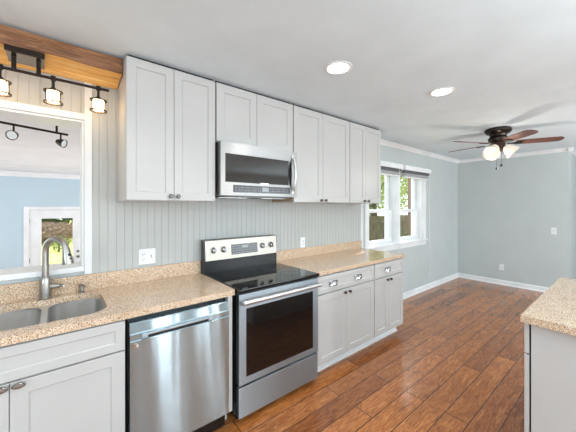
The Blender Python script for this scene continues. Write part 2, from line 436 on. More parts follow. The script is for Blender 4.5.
# the double window beside the upper cabinets
b = MB()
b.box(W1[0]-0.085, W1[0], -0.018, -0.0005, WZ0, WZ1+0.09, 0.003); b.box(W1[1], W2[0], -0.018, T, WZ0, WZ1, 0.003)
b.box(W2[1], W2[1]+0.10, -0.018, -0.0005, WZ0, WZ1+0.09, 0.003); b.box(W1[0], W2[1], -0.018, -0.0005, WZ1, WZ1+0.09, 0.003)
struct(b.build('trim_6', M['white']))
b = MB(); b.box(W1[0]-0.11, W2[1]+0.12, -0.045, 0.02, WZ0-0.018, WZ0+0.008, 0.004); b.box(W1[0]-0.085, W2[1]+0.10, -0.018, -0.0005, WZ0-0.09, WZ0-0.019, 0.003)
struct(b.build('trim_7', M['white']))
def sash_window(name, x0, x1):
    b = MB()
    b.box(x0, x0+0.016, 0.0, T, WZ0, WZ1); b.box(x1-0.016, x1, 0.0, T, WZ0, WZ1); b.box(x0, x1, 0, T, WZ1-0.016, WZ1); b.box(x0, x1, 0.02, T+0.02, WZ0+0.001, WZ0+0.022)
    w = struct(b.build(name, M['white'], origin=((x0+x1)/2, 0.1, WZ0)))
    def sash(y0, y1, z0, z1, st, rb, rt):
        a0, a1 = x0+0.018, x1-0.018
        m = MB(); m.box(a0, a0+st, y0, y1, z0, z1, 0.003); m.box(a1-st, a1, y0, y1, z0, z1, 0.003)
        m.box(a0+st, a1-st, y0, y1, z0, z0+rb, 0.003); m.box(a0+st, a1-st, y0, y1, z1-rt, z1, 0.003)
        s_ = m.build('sash', M['white'], w)
        m = MB(); m.box(a0+st, a1-st, (y0+y1)/2-0.003, (y0+y1)/2+0.003, z0+rb, z1-rt); m.build('pane', M['pane'], s_)
    sash(0.07, 0.105, WZ0+0.023, 1.425, 0.075, 0.05, 0.045)
    sash(0.11, 0.145, 1.385, WZ1-0.017, 0.06, 0.045, 0.045)
    m = MB(); xm = (x0+x1)/2; m.box(xm-0.03, xm+0.03, 0.075, 0.10, 1.426, 1.436, 0.003); m.build('sash_lock', M['white'], w)
    return w
sash_window('window_1', *W1); sash_window('window_2', *W2)

# the den beyond the pass-through, four steps lower
DY = 5.75; DZ = -0.57; DC = 2.20; DX0, DX1 = -5.0, 1.9
b = MB(); b.box(DX0, DX1, T, DY, DZ-0.1, DZ); struct(b.build('floor_den', M['floor']))
b = MB(); b.box(DX0, DX1, T+0.001, DY, DC, DC+0.1); struct(b.build('ceiling_den', M['den_ceil']))
dx0, dx1, dtop = -1.398, -0.49, 1.395
b = MB(); b.box(DX0, dx0-0.02, DY, DY+0.15, DZ, DC); b.box(dx0-0.02, dx1+0.02, DY, DY+0.15, dtop+0.02, DC); b.box(dx1+0.02, DX1+0.1, DY, DY+0.15, DZ, DC)
struct(b.build('wall_den', M['den_wall']))
b = MB(); b.box(DX1, DX1+0.1, T, DY, DZ, DC); struct(b.build('wall_den_side', M['den_wall']))
b = MB(); b.prism([(DY-y*1.6, DC-(CE-z)*1.7) for y, z in cp], 'x', DX0, DX1); struct(b.build('trim_8', M['white']))
b = MB(); b.box(dx0-0.085, dx0, DY-0.02, DY-0.0005, DZ, dtop+0.075, 0.003); b.box(dx1, dx1+0.085, DY-0.02, DY-0.0005, DZ, dtop+0.075, 0.003); b.box(dx0, dx1, DY-0.02, DY-0.0005, dtop+0.005, dtop+0.075, 0.003)
struct(b.build('trim_9', M['white']))
gx0, gx1, gz0, gz1 = -1.205, -0.665, 0.20, 1.21
b = MB(); y0, y1 = DY+0.01, DY+0.055
b.box(dx0, gx0, y0, y1, DZ, dtop); b.box(gx1, dx1, y0, y1, DZ, dtop); b.box(gx0, gx1, y0, y1, gz1, dtop); b.box(gx0, gx1, y0, y1, DZ, gz0)
den_door = struct(b.build('door_1', M['white']))
b = MB(); f = 0.022
for q in ((gx0-f, gx0, gz0-f, gz1+f), (gx1, gx1+f, gz0-f, gz1+f), (gx0, gx1, gz1, gz1+f), (gx0, gx1, gz0-f, gz0)): b.box(q[0], q[1], y0-0.012, y0+0.002, q[2], q[3], 0.003)
b.build('glass_frame', M['white'], den_door)
b = MB(); b.box(gx0, gx1, DY+0.03, DY+0.036, gz0, gz1); b.build('glass', M['pane'], den_door)
for z, nm in ((0.45, 'deadbolt'), (0.325, 'door_knob')):
    b = MB(); b.lathe([(0, 0.0), (0.032, 0.0), (0.032, 0.012), (0.012, 0.016), (0.012, 0.03), (0.027, 0.04), (0.024, 0.06), (0, 0.064)] if nm == 'door_knob' else [(0, 0), (0.03, 0), (0.03, 0.014), (0.02, 0.02), (0, 0.02)], (-0.57, y0, z), (0, -1, 0), 16)
    b.build(nm, M['satin'], den_door, True)
for z in (0.32, 1.16):
    b = MB(); b.cyl((dx0+0.004, y0-0.006, z-0.05), (dx0+0.004, y0-0.006, z+0.05), 0.007, n=8); b.build('hinge', M['satin'], den_door)

# ------------------------------------------------------------------ outside
b = MB(); b.box(-30, 60, DY+0.16, 60, -0.95, -0.75); b.box(DX1+0.15, 60, T+0.02, DY+0.16, -0.95, -0.75); struct(b.build('ground', M['grass']))
def leaves(b, c, r, n, size, flat=1.0):
    for _ in range(n):
        while True:
            p = Vector((random.uniform(-1, 1), random.uniform(-1, 1), random.uniform(-1, 1)))
            if 0.25 < p.length < 1: break
        p = Vector(c)+Vector((p.x*r[0], p.y*r[1], p.z*r[2]))
        d = Vector((random.gauss(0, 1), random.gauss(0, 1), random.gauss(0, 0.7)*flat)).normalized()
        e = d.cross(Vector((random.gauss(0, 1), random.gauss(0, 1), random.gauss(0, 1)))).normalized()
        k = size*random.uniform(0.6, 1.3)
        b.bm.faces.new([b.bm.verts.new(q) for q in (p-d*k, p+e*k*0.5-d*k*0.2, p+d*k, p-e*k*0.5-d*k*0.2)])
def tree(x, y, h, r, n, size, mat, label, name='tree', group=None, z0=-0.75, low=0.35):
    t = thing(name, (x, y, z0), label, 'tree' if name == 'tree' else 'bush', group)
    b = MB(); top = z0+h*0.75
    b.tube([(x, y, z0-0.05), (x+0.05, y, z0+h*0.4), (x-0.05, y+0.05, top)], [0.02*h+0.03, 0.014*h+0.02, 0.02], 8)
    for k in range(5):
        a = k*1.257+x; b.tube([(x, y, z0+h*(low+0.05*k)), (x+math.cos(a)*r*0.6, y+math.sin(a)*r*0.6, z0+h*(low+0.2+0.05*k))], [0.012*h, 0.008], 6)
    b.build('trunk', M['bark'], t, True)
    b = MB(); leaves(b, (x, y, z0+h*(0.5+low/2)), (r, r, h*(0.5-low/2)), n, size); b.build('foliage', mat, t)
    return t
tree(7.6, 3.4, 5.2, 1.5, 3600, 0.07, M['leaf'], 'pale green leafy tree showing through the upper panes of the kitchen window nearer the cabinets')
tree(10.6, 4.6, 5.6, 1.8, 3600, 0.085, M['leaf'], 'leafy tree beyond the fence seen through the window pane beside the dining wall')
tree(4.6, 4.6, 4.6, 1.2, 2600, 0.07, M['leaf_dark'], 'darker tree beside the fence, behind the edge of the narrow upper cabinet')
tree(14.0, 8.4, 7.5, 2.6, 2600, 0.14, M['leaf_dark'], 'tall dark tree far behind the wooden fence')
# board fence with rails, across the side garden
fc = thing('wooden_fence', (8.0, 3.0, -0.75), 'weathered wooden board fence seen through the lower panes of the kitchen window', 'fence')
b = MB()
for k in range(100):
    x = 2.6+k*0.152; b.box(x, x+0.132, 2.92, 2.938, -0.74, 1.17+random.uniform(-0.015, 0.015))
b.build('fence_boards', M['fence'], fc)
for z in (-0.45, 0.95):
    b = MB(); b.box(2.6, 17.8, 2.88, 2.92, z, z+0.09); b.build('rail', M['fence'], fc)
for k in range(7):
    b = MB(); x = 2.7+k*2.44; b.box(x, x+0.09, 2.79, 2.88, -0.75, 1.14); b.build('post', M['fence'], fc)
for i, (x, y, h, r) in enumerate(((5.3, 2.3, 1.35, 0.4), (6.4, 2.45, 1.1, 0.35), (7.5, 2.3, 1.5, 0.40), (8.5, 2.5, 1.2, 0.35))):
    tree(x, y, h, r, 420, 0.05, M['leaf_dark'], ['loose green shrub in front of the fence nearest the kitchen cabinets', 'low shrub second along the fence from the kitchen cabinets', 'tallest shrub against the board fence outside', 'low shrub at the dining end of the fence'][i].replace('nearest', 'next to'), 'shrub', 'shrubs along the fence', low=0.1)
b = MB(); b.box(6.80, 7.0, 1.55, 1.75, -0.76, 2.9, 0.005); tag(b.build('porch_post', M['brick']), 'brown porch post outside the window pane beside the dining wall', 'post')
# back garden seen through the den door
tree(-1.7, 20.5, 1.25, 2.4, 3000, 0.12, M['leaf_brown'], 'brown leafed bush at the far end of the lawn', 'bush', low=0.1)
tree(3.2, 20.0, 1.3, 2.3, 2500, 0.12, M['leaf_brown'], 'reddish brown bush at the end of the lawn towards the door knob', 'bush', low=0.1)
tree(-2.2, 25.5, 6.0, 3.6, 5000, 0.24, M['leaf_dark'], 'dark green tree behind the brown bushes across the lawn', low=0.02)
tree(5.4, 27, 6.4, 3.6, 3500, 0.24, M['leaf'], 'lighter green tree behind the brown bushes across the lawn', low=0.02)
tree(-0.9, 15.5, 0.8, 0.5, 400, 0.05, M['leaf_dark'], 'small round green bush standing alone on the lawn', 'bush', low=0.05)

# ------------------------------------------------------------------ knobs and pulls
def knob(parent, x, y, z, mat, r=0.015, sy=-1, sx=1.0, d=0.026):
    b = MB(); b.lathe([(0, 0), (r*0.55, 0), (r*0.4, d*0.45), (r*0.95, d*0.6), (r, d*0.75), (r*0.7, d*0.97), (0, d)], (x, y, z), (0, sy, 0), 18, sx)
    return b.build('knob', mat, parent, True)
def cup_pull(parent, x, y, z, mat):
    b = MB(); n = 12
    # half-dome hood, open below
    rows = []
    for i in range(7):
        ph = i/6*math.pi/2
        rows.append([(x+0.05*math.cos(math.pi*k/n)*math.cos(ph*0.98), y-0.026*math.sin(math.pi*k/n)*math.cos(ph)-0.002, z-0.016+0.034*math.sin(ph)) for k in range(n+1)])
    V = [[b.bm.verts.new(p) for p in r] for r in rows]
    for a, c in zip(V, V[1:]):
        for k in range(n): b.bm.faces.new((a[k], a[k+1], c[k+1], c[k]))
    b.box(x-0.054, x+0.054, y-0.004, y, z-0.02, z+0.022, 0.0015)
    return b.build('cup_pull', mat, parent, True)

# ------------------------------------------------------------------ upper cabinets
def upper(x0, x1, z0, z1, seam, label, knob_z=None, knob_dx=0.03, raw_side=False):
    t = thing('upper_cabinet', ((x0+x1)/2, 0, z0), label, 'cabinet')
    yb, yf = -0.009, -0.325
    b = MB()
    b.box(x0+0.001, x0+0.018, yf, yb, z0, z1); b.box(x1-0.018, x1-0.001, yf, yb, z0, z1)
    b.box(x0+0.018, x1-0.018, yf, yf+0.018, z0, z1); b.box(x0+0.018, x1-0.018, yb-0.012, yb, z0, z1)
    b.box(x0+0.018, x1-0.018, yf+0.018, yb-0.012, z1-0.018, z1)
    body = b.build('body', M['cab'], t)
    b = MB(); b.box(x0+0.018, x1-0.018, yf+0.018, yb-0.012, z0+0.012, z0+0.024); b.build('underside', M['cab_in'], t)
    b = MB(); b.box(x0+0.01, x1-0.01, yf+0.012, yb, z1, z1+0.022); b.build('gap_shade_strip', M['gap'], t)  # dark strip painting the shade between cabinet top and ceiling
    if raw_side:
        b = MB(); b.box(x0-0.0005, x0+0.001, yf+0.004, yb-0.002, z0+0.012, z0+0.07); b.build('unpainted_side', M['rawwood'], t)
    for a, c, kx in ((x0+0.002, seam-0.0015, seam-knob_dx), (seam+0.0015, x1-0.002, seam+knob_dx)):
        b = MB(); b.front(a, c, z0+0.003, z1-0.003, -0.346, 0.02, 0.062 if c-a > 0.33 else 0.052)
        d = b.build('door', M['cab'], t)
        if knob_z: knob(d, kx, -0.346, knob_z, M['knob_dark'])
    return t
ZU, ZT = 1.512, 2.416
upper(-0.604, -0.012, ZU, ZT, -0.314, 'tall white shaker upper cabinet beside the wooden beam and pass-through', 1.543, 0.024)
upper(-0.004, 0.752, 1.968, ZT, 0.357, 'short white shaker upper cabinet directly above the microwave')
upper(0.760, 1.574, ZU, ZT, 1.150, 'wide white shaker upper cabinet between the microwave and the narrow end cabinet', 1.536, 0.032, True)
upper(1.580, 2.184, ZU, ZT, 1.872, 'narrow white shaker upper cabinet at the window end of the row', 1.537, 0.038)

# ------------------------------------------------------------------ microwave
t = thing('microwave', (0.38, -0.2, 1.555), 'stainless over-the-range microwave with dark glass door and curved handle', 'microwave')
b = MB(); b.box(0.003, 0.749, -0.375, -0.012, 1.556, 1.964, 0.003); b.build('body', M['mw_steel'], t)
gx0, gx1, gz0, gz1 = 0.040, 0.655, 1.660, 1.877
b = MB(); y0, y1 = -0.402, -0.376
b.box(0.003, gx0, y0, y1, 1.56, 1.964); b.box(gx1, 0.749, y0, y1, 1.56, 1.964); b.box(gx0, gx1, y0, y1, gz1, 1.964); b.box(gx0, gx1, y0, y1, 1.56, gz0)
door = b.build('door', M['mw_steel'], t)
b = MB(); b.box(gx0, gx1, y0+0.003, y1, gz0, gz1); b.build('door_glass', M['mwglass'], door)
b = MB(); b.box(0.355, 0.435, y0-0.001, y0+0.004, gz0-0.008, gz0+0.006, 0.001); b.build('badge', M['chrome'], door)
pts = [(0.700, -0.398, 1.925)]+[(0.700, -0.400-0.042*math.sin(math.pi*k/12)**0.55 if 0 < k < 12 else -0.40, 1.915-0.31*k/12) for k in range(13)]+[(0.700, -0.398, 1.595)]
b = MB(); b.tube(pts, 0.0115, 10); b.box(0.686, 0.714, -0.412, -0.40, 1.895, 1.935, 0.003); b.box(0.686, 0.714, -0.412, -0.40, 1.585, 1.625, 0.003); b.build('handle', M['bar'], t, True)
b = MB(); b.lathe([(0, 0), (0.033, 0), (0.033, 0.002), (0, 0.002)], (0, 0, 0), (0, -1, 0), 24)
b.build('handle_recess', M['black'], t, False, None, Matrix.Translation((0.672, -0.4015, 1.765)) @ Matrix.Diagonal((0.55, 1, 3.3, 1)))
b = MB(); b.box(0.106, 0.672, y0-0.002, y0+0.002, 1.584, 1.640, 0.001); b.mi = 1
for r_ in range(2):
    for k in range(26):
        x = 0.125+k*0.02+(0.006 if k % 3 else 0)
        if 0.365 < x < 0.445: continue
        b.box(x, x+0.010, y0-0.0026, y0-0.0018, 1.600+r_*0.020, 1.604+r_*0.020)
cpn = b.build('control_panel', [M['panel'], M['mark']], t)
b = MB(); b.box(0.372, 0.436, y0-0.0026, y0-0.0018, 1.596, 1.630); b.build('display', M['lcd'], cpn)
b = MB(); b.box(0.02, 0.735, -0.36, -0.03, 1.546, 1.557, 0.002); b.build('vent_base', M['black'], t)
for x in (0.16, 0.56):
    b = MB(); b.box(x-0.13, x+0.13, -0.30, -0.12, 1.542, 1.547); b.build('filter', M['satin'], t)

# ------------------------------------------------------------------ base cabinets beyond the range
def base_cab(name, x0, x1, seam, pulls, label, toe_end):
    t = thing(name, ((x0+x1)/2, -0.3, 0), label, 'cabinet')
    b = MB(); b.box(x0, x1, -0.610, -0.012, 0.102, 0.876); b.build('body', M['cab'], t)
    b = MB(); b.box(x0, x1-(0.012 if toe_end else 0), -0.548, -0.53, 0.0, 0.101); b.box(x0, x1-(0.012 if toe_end else 0), -0.562, -0.548, 0.0, 0.018, 0.003)
    if toe_end: b.box(x1-0.03, x1-0.012, -0.53, -0.012, 0, 0.101)
    b.build('toe_kick', M['white'], t)
    b = MB(); b.front(x0+0.006, x1-0.004, 0.716, 0.868, -0.631, 0.02, 0.038, 0.006); d = b.build('drawer', M['cab'], t)
    for px in pulls: cup_pull(d, px, -0.631, 0.788, M['chrome'])
    for a, c, kx in ((x0+0.006, seam-0.0015, seam-0.034), (seam+0.0015, x1-0.004, seam+0.034)):
        b = MB(); b.front(a, c, 0.108, 0.706, -0.631, 0.02, 0.055); d = b.build('door', M['cab'], t)
        knob(d, kx, -0.631, 0.676, M['bronze'], 0.014)
    return t
base_cab('base_cabinet', 0.774, 1.618, 1.172, (0.985, 1.345), 'white base cabinet with one wide drawer and two cup pulls, next to the range', False)
base_cab('base_cabinet', 1.620, 2.198, 1.885, (1.868,), 'white base cabinet with a single cup pull, at the end under the window', True)

# sink base
t = thing('sink_base_cabinet', (-1.1, -0.3, 0), 'white sink base cabinet with false drawer front and oval knobs beside the dishwasher', 'cabinet')
b = MB(); x0, x1 = -1.56, -0.652
b.box(x0, x0+0.018, -0.610, -0.012, 0.102, 0.876); b.box(x1-0.018, x1, -0.610, -0.012, 0.102, 0.876); b.box(x0+0.018, x1-0.018, -0.610, -0.592, 0.102, 0.876); b.box(x0+0.018, x1-0.018, -0.592, -0.03, 0.102, 0.12); b.box(x0+0.018, x1-0.018, -0.03, -0.012, 0.102, 0.876)
b.build('body', M['cab'], t)
b = MB(); b.box(x0, x1, -0.548, -0.53, 0, 0.101); b.build('toe_kick', M['white'], t)
b = MB(); b.front(x0+0.004, x1-0.003, 0.716, 0.868, -0.631, 0.02, 0.043, 0.006); b.build('drawer_front', M['cab'], t)
for a, c, kx in ((x0+0.004, -1.096, -1.118), (-1.0935, x1-0.003, -1.064)):
    b = MB(); b.front(a, c, 0.108, 0.708, -0.631, 0.02, 0.06); d = b.build('door', M['cab'], t)
    knob(d, kx, -0.631, 0.696, M['satin'], 0.0135, -1, 1.75, 0.027)

# ------------------------------------------------------------------ dishwasher and its end panel
t = thing('dishwasher', (-0.35, -0.3, 0), 'stainless steel dishwasher with pocket bar handle under the granite counter', 'dishwasher')
b = MB(); b.box(-0.640, -0.062, -0.600, -0.03, 0.012, 0.868); b.build('body', M['black'], t)
X0, X1, yf = -0.637, -0.060, -0.655
b = MB()
# door skin: lower panel, shallow groove, control fascia that leans back
prof = [(-0.602, 0.115), (yf+0.004, 0.115), (yf, 0.12), (yf, 0.752), (yf+0.004, 0.757), (yf-0.001, 0.762), (yf-0.001, 0.790), (yf+0.004, 0.797), (yf+0.010, 0.845), (yf+0.014, 0.850), (-0.602, 0.850)]
b.prism(prof, 'x', X0, X1); door = b.build('door', M['dw_steel'], t)
b = MB(); b.box(-0.565, -0.195, yf-0.004, yf+0.002, 0.760, 0.772); b.build('handle_pocket', M['black'], door)
b = MB(); b.box(-0.575, -0.185, yf-0.010, yf-0.001, 0.774, 0.788, 0.004)
for x in (-0.58, -0.205): b.box(x, x+0.03, yf-0.012, yf, 0.762, 0.79, 0.003)
b.build('handle', M['steel'], door, True)
b = MB(); b.lathe([(0, 0), (0.013, 0), (0.013, 0.001), (0, 0.0015)], (-0.610, yf-0.0005, 0.728), (0, -1, 0), 18); b.build('badge', M['chrome'], door)
b = MB(); b.box(X0+0.02, X1-0.02, -0.595, -0.58, 0.0, 0.11); b.build('kick_plate', M['black'], t)
b = MB(); b.box(-0.054, -0.022, -0.628, -0.012, 0.10, 0.876, 0.001); b.box(-0.054, -0.022, -0.55, -0.012, 0.0, 0.10)
tag(b.build('cabinet_end_panel', M['cab']), 'narrow white filler panel between the dishwasher and the range', 'panel')

# ------------------------------------------------------------------ countertops
def rrect(x0, x1, y0, y1, r, n=6):
    pts = []
    for cx, cy, a0 in ((x1-r, y1-r, 0), (x0+r, y1-r, 90), (x0+r, y0+r, 180), (x1-r, y0+r, 270)):
        for k in range(n+1):
            a = math.radians(a0+90*k/n); pts.append((cx+r*math.cos(a), cy+r*math.sin(a)))
    return pts
SX0, SX1, SY0, SY1 = -1.44, -0.716, -0.548, -0.098
def slab_with_hole(outer, hole, z0, z1):
    b = MB(); bm = b.bm
    def loop(p):
        v = [bm.verts.new((x, y, z1)) for x, y in p]; return [bm.edges.new((v[k], v[(k+1) % len(v)])) for k in range(len(v))]
    es = loop(outer)+loop(hole)
    r = bmesh.ops.triangle_fill(bm, edges=es, use_beauty=True)
    fs = [g for g in r['geom'] if isinstance(g, bmesh.types.BMFace)]
    e = bmesh.ops.extrude_face_region(bm, geom=fs)
    vs = [g for g in e['geom'] if isinstance(g, bmesh.types.BMVert)]
    bmesh.ops.translate(bm, vec=(0, 0, z0-z1), verts=vs)
    return b
t = thing('countertop', (-0.8, -0.3, 0.878), 'speckled tan granite countertop with sink cutout over the dishwasher', 'countertop')
ax0, ax1 = -2.6, -0.003
b = slab_with_hole([(ax0, -0.638), (ax1-0.012, -0.638), (ax1-0.003, -0.635), (ax1, -0.626), (ax1, -0.010), (ax0, -0.010)], rrect(SX0, SX1, SY0, SY1, 0.10), 0.878, 0.914)
b.build('slab', M['granite'], t)
b = MB(); b.box(ax0, ax1, -0.030, -0.010, 0.914, 1.018, 0.002); b.build('backsplash', M['granite'], t)
t = thing('countertop', (1.5, -0.3, 0.878), 'speckled tan granite countertop between the range and the window', 'countertop')
b = MB(); b.box(0.764, 2.228, -0.638, -0.010, 0.878, 0.914, 0.004); b.build('slab', M['granite'], t)
b = MB(); b.box(0.764, 2.225, -0.030, -0.010, 0.9145, 1.018, 0.002); b.build('backsplash', M['granite'], t)

# ------------------------------------------------------------------ sink
t = thing('sink', (-1.05, -0.3, 0.70), 'double bowl undermount stainless sink set in the granite counter', 'sink')
DXs = -0.990
def bowl(x0, x1, y0, y1, name):
    b = MB(); rings = []
    for ins, z, r in ((-0.0, 0.8775, 0.09), (0.0, 0.868, 0.09), (0.006, 0.80, 0.085), (0.012, 0.72, 0.08), (0.03, 0.70, 0.07), (0.06, 0.694, 0.05)):
        rings.append([b.bm.verts.new((x, y, z)) for x, y in rrect(x0+ins, x1-ins, y0+ins, y1-ins, r)])
    for a, c in zip(rings, rings[1:]):
        n = len(a)
        for k in range(n): b.bm.faces.new((a[k], a[(k+1) % n], c[(k+1) % n], c[k]))
    b.bm.faces.new(rings[-1])
    o = b.build(name, M['sink'], t, True)
    b = MB(); cx, cy = (x0+x1)/2, (y0+y1)/2; b.lathe([(0, 0.002), (0.02, 0.002), (0.03, 0.004), (0.044, 0.004), (0.046, 0.0), (0, 0.0)], (cx, cy, 0.6945), (0, 0, 1), 20); b.build('drain', M['chrome'], o, True)
bowl(SX0-0.004, DXs-0.014, SY0-0.004, SY1+0.004, 'bowl'); bowl(DXs+0.014, SX1+0.004, SY0-0.004, SY1+0.004, 'bowl')
b = MB(); b.box(DXs-0.075, DXs+0.075, SY0-0.003, SY1+0.003, 0.868, 0.8765)
# the bridge is cut to the two rounded bowls
b2 = MB(); bm = b2.bm
L = rrect(SX0-0.004, DXs-0.014, SY0-0.004, SY1+0.004, 0.09); R = rrect(DXs+0.014, SX1+0.004, SY0-0.004, SY1+0.004, 0.09)
lft = sorted([p for p in L if p[0] > DXs-0.014-0.0901], key=lambda p: p[1]); rgt = sorted([p for p in R if p[0] < DXs+0.014+0.0901], key=lambda p: p[1])
poly = lft+rgt[::-1]
b.bm.free(); b2.prism(poly, 'z', 0.868, 0.8773); b2.build('bowl_divider', M['sink'], t)

# ------------------------------------------------------------------ faucet and dispenser
fx, fy = -0.990, -0.072
t = thing('faucet', (fx, fy, 0.914), 'brushed nickel gooseneck pull-down faucet standing behind the sink', 'faucet')
b = MB(); b.lathe([(0, 0), (0.036, 0), (0.036, 0.006), (0.031, 0.012), (0.030, 0.095), (0.028, 0.12), (0.021, 0.134), (0, 0.134)], (fx, fy, 0.9145), (0, 0, 1), 24); b.build('body', M['faucet'], t, True)
ux, uy = 0.108, -0.125; L_ = math.hypot(ux, uy); ux /= L_; uy /= L_; R_ = 0.074
pts = [(fx, fy, 1.03), (fx, fy, 1.10), (fx, fy, 1.19)]
for k in range(1, 13):
    a = math.pi*k/12*0.93; d = R_*(1-math.cos(a)); pts.append((fx+ux*d, fy+uy*d, 1.205+R_*math.sin(a)))
hx, hy, hz = pts[-1]
b = MB(); b.tube(pts, 0.0175, 16); b.build('spout', M['faucet'], t, True)
dirv = Vector((ux*0.18, uy*0.18, -1)).normalized()
p0 = Vector((hx, hy, hz)); p1 = p0+dirv*0.095
b = MB(); b.tube([p0-dirv*0.004, p0+dirv*0.008, p0+dirv*0.03, p1-dirv*0.02, p1], [0.019, 0.021, 0.023, 0.029, 0.027], 16); sh = b.build('spray_head', M['faucet'], t, True)
side = Vector((ux, uy, 0)).cross(Vector((0, 0, 1)))
for k in (0.038, 0.066):
    b = MB(); q = p0+dirv*k+Vector((0.45, -0.75, 0.1)).normalized()*0.0215; b.lathe([(0, 0), (0.008, 0), (0.008, 0.005), (0, 0.006)], q, (0.45, -0.75, 0.1), 12); b.build('spray_button', M['black'], sh)
b = MB(); b.cyl((fx+0.018, fy-0.004, 0.985), (fx+0.062, fy-0.010, 0.985), 0.0175, n=14)
b.tube([(fx+0.056, fy-0.010, 0.985), (fx+0.075, fy-0.016, 0.987), (fx+0.084, fy-0.060, 0.992), (fx+0.086, fy-0.085, 0.995)], [0.012, 0.010, 0.0075, 0.006], 10); b.build('lever_handle', M['faucet'], t, True)
t = thing('soap_dispenser', (-0.812, -0.066, 0.914), 'short nickel dispenser cap on the counter behind the smaller sink bowl', 'dispenser')
b = MB(); b.lathe([(0, 0), (0.022, 0), (0.022, 0.006), (0.013, 0.010), (0.012, 0.04), (0, 0.04)], (-0.812, -0.066, 0.9145), (0, 0, 1), 18); b.build('base', M['faucet'], t, True)
b = MB(); b.lathe([(0, 0.04), (0.015, 0.04), (0.016, 0.054), (0.008, 0.058), (0, 0.058)], (-0.812, -0.066, 0.9145), (0, 0, 1), 18)
b.tube([(-0.812, -0.066, 0.964), (-0.800, -0.092, 0.966), (-0.795, -0.106, 0.960)], [0.007, 0.006, 0.005], 8); b.build('pump_spout', M['faucet'], t, True)

# ------------------------------------------------------------------ range
t = thing('range', (0.38, -0.3, 0), 'stainless electric range with black glass cooktop and oven window', 'range')
RX0, RX1 = 0.004, 0.756
b = MB(); b.box(RX0+0.002, RX1-0.002, -0.625, -0.035, 0.03, 0.892); b.build('body', M['black'], t)
b = MB(); b.box(RX0, RX1-0.001, -0.685, -0.085, 0.893, 0.918, 0.005, 3); ct = b.build('cooktop', M['cooktop'], t)
def ring(b, cx, cy, r, w=0.003):
    b.lathe([(r-w, 0), (r, 0), (r, 0.0006), (r-w, 0.0006)], (cx, cy, 0.9180), (0, 0, 1), 40)
for cx, cy, rr in ((0.20, -0.52, (0.108, 0.07)), (0.20, -0.25, (0.078,)), (0.57, -0.52, (0.08,)), (0.57, -0.25, (0.105, 0.072)), (0.385, -0.20, (0.05,))):
    b = MB()
    for r in rr: ring(b, cx, cy, r)
    b.build('burner_ring', M['ring'], ct)
dy = -0.668
gx0, gx1, gz0, gz1 = 0.066, 0.690, 0.318, 0.776
b = MB(); d0, d1, z0, z1 = 0.008, 0.752, 0.268, 0.880
for q in ((d0, gx0, z0, z1), (gx1, d1, z0, z1), (gx0, gx1, gz1, z1), (gx0, gx1, z0, gz0)): b.box(q[0], q[1], dy, -0.627, q[2], q[3])
door = b.build('oven_door', M['steel'], t)
b = MB(); b.box(gx0-0.003, gx1+0.003, dy-0.001, dy+0.03, gz0-0.003, gz1+0.003); b.box(gx0-0.001, gx1+0.001, dy-0.0015, dy-0.0005, gz0, gz1); b.build('oven_window', M['ovenglass'], door)
pts = [(0.02+0.72*k/14, dy-0.038-0.014*math.sin(math.pi*k/14), 0.832+0.004*math.sin(math.pi*k/14)) for k in range(15)]
b = MB(); b.tube(pts, 0.0165, 12)
for x in (0.035, 0.725): b.box(x-0.013, x+0.013, dy-0.042, dy, 0.820, 0.846, 0.004)
b.build('handle', M['bar'], door, True)
b = MB(); b.box(0.008, 0.752, dy+0.002, -0.627, 0.045, 0.250, 0.004); b.build('drawer', M['steel'], t)
b = MB(); b.box(0.012, 0.748, dy+0.035, -0.62, 0.03, 0.30); b.build('base_gap', M['black'], t)
for sx in (0.05, 0.71):
    b = MB(); b.cyl((sx, -0.58, 0.0), (sx, -0.58, 0.032), 0.018, n=12); b.build('foot', M['black'], t)
# backguard
b = MB(); b.prism([(-0.035, 0.893), (-0.086, 0.893), (-0.086, 1.012), (-0.094, 1.020), (-0.078, 1.186), (-0.036, 1.192)], 'x', RX0, RX1); bg = b.build('backguard', M['black'], t)
def slanty(z): return -0.094+0.016*(z-1.020)/0.166
b = MB(); b.prism([(slanty(1.018)-0.004, 1.018), (slanty(1.184)-0.004, 1.184), (slanty(1.19)+0.01, 1.190), (slanty(1.018)+0.003, 1.018)], 'x', RX0+0.012, RX1-0.006); b.build('steel_panel', M['panel_steel'], bg)
b = MB(); q0, q1 = slanty(1.048)-0.0055, slanty(1.138)-0.0055
b.prism([(q0, 1.048), (q1, 1.138), (q1+0.004, 1.138), (q0+0.004, 1.048)], 'x', 0.255, 0.528); b.mi = 1
for r_ in range(4):
    for k in range(16):
        x = 0.266+k*0.0162
        if 0.355 < x < 0.43 and r_ > 1: continue
        z = 1.058+r_*0.02; yy = slanty(z)-0.0062; b.box(x, x+0.009, yy, yy+0.001, z, z+0.005)
dp = b.build('display_panel', [M['panel'], M['mark']], bg)
b = MB(); yy = slanty(1.112)-0.0066; b.box(0.362, 0.425, yy, yy+0.001, 1.102, 1.124); b.build('display', M['lcd'], dp)
for x in (0.090, 0.183, 0.585, 0.683):
    z = 1.103; yy = slanty(z)-0.005
    b = MB(); b.lathe([(0, 0), (0.027, 0), (0.026, 0.006), (0.021, 0.008), (0.0195, 0.024), (0.017, 0.027), (0, 0.027)], (x, yy, z), (0, -1, 0.1), 24); kn = b.build('knob', M['satin'], bg, True)
    b = MB(); b.box(x-0.005, x+0.005, yy-0.037, yy-0.024, z-0.021, z+0.026, 0.002); b.build('grip', M['chrome'], kn)

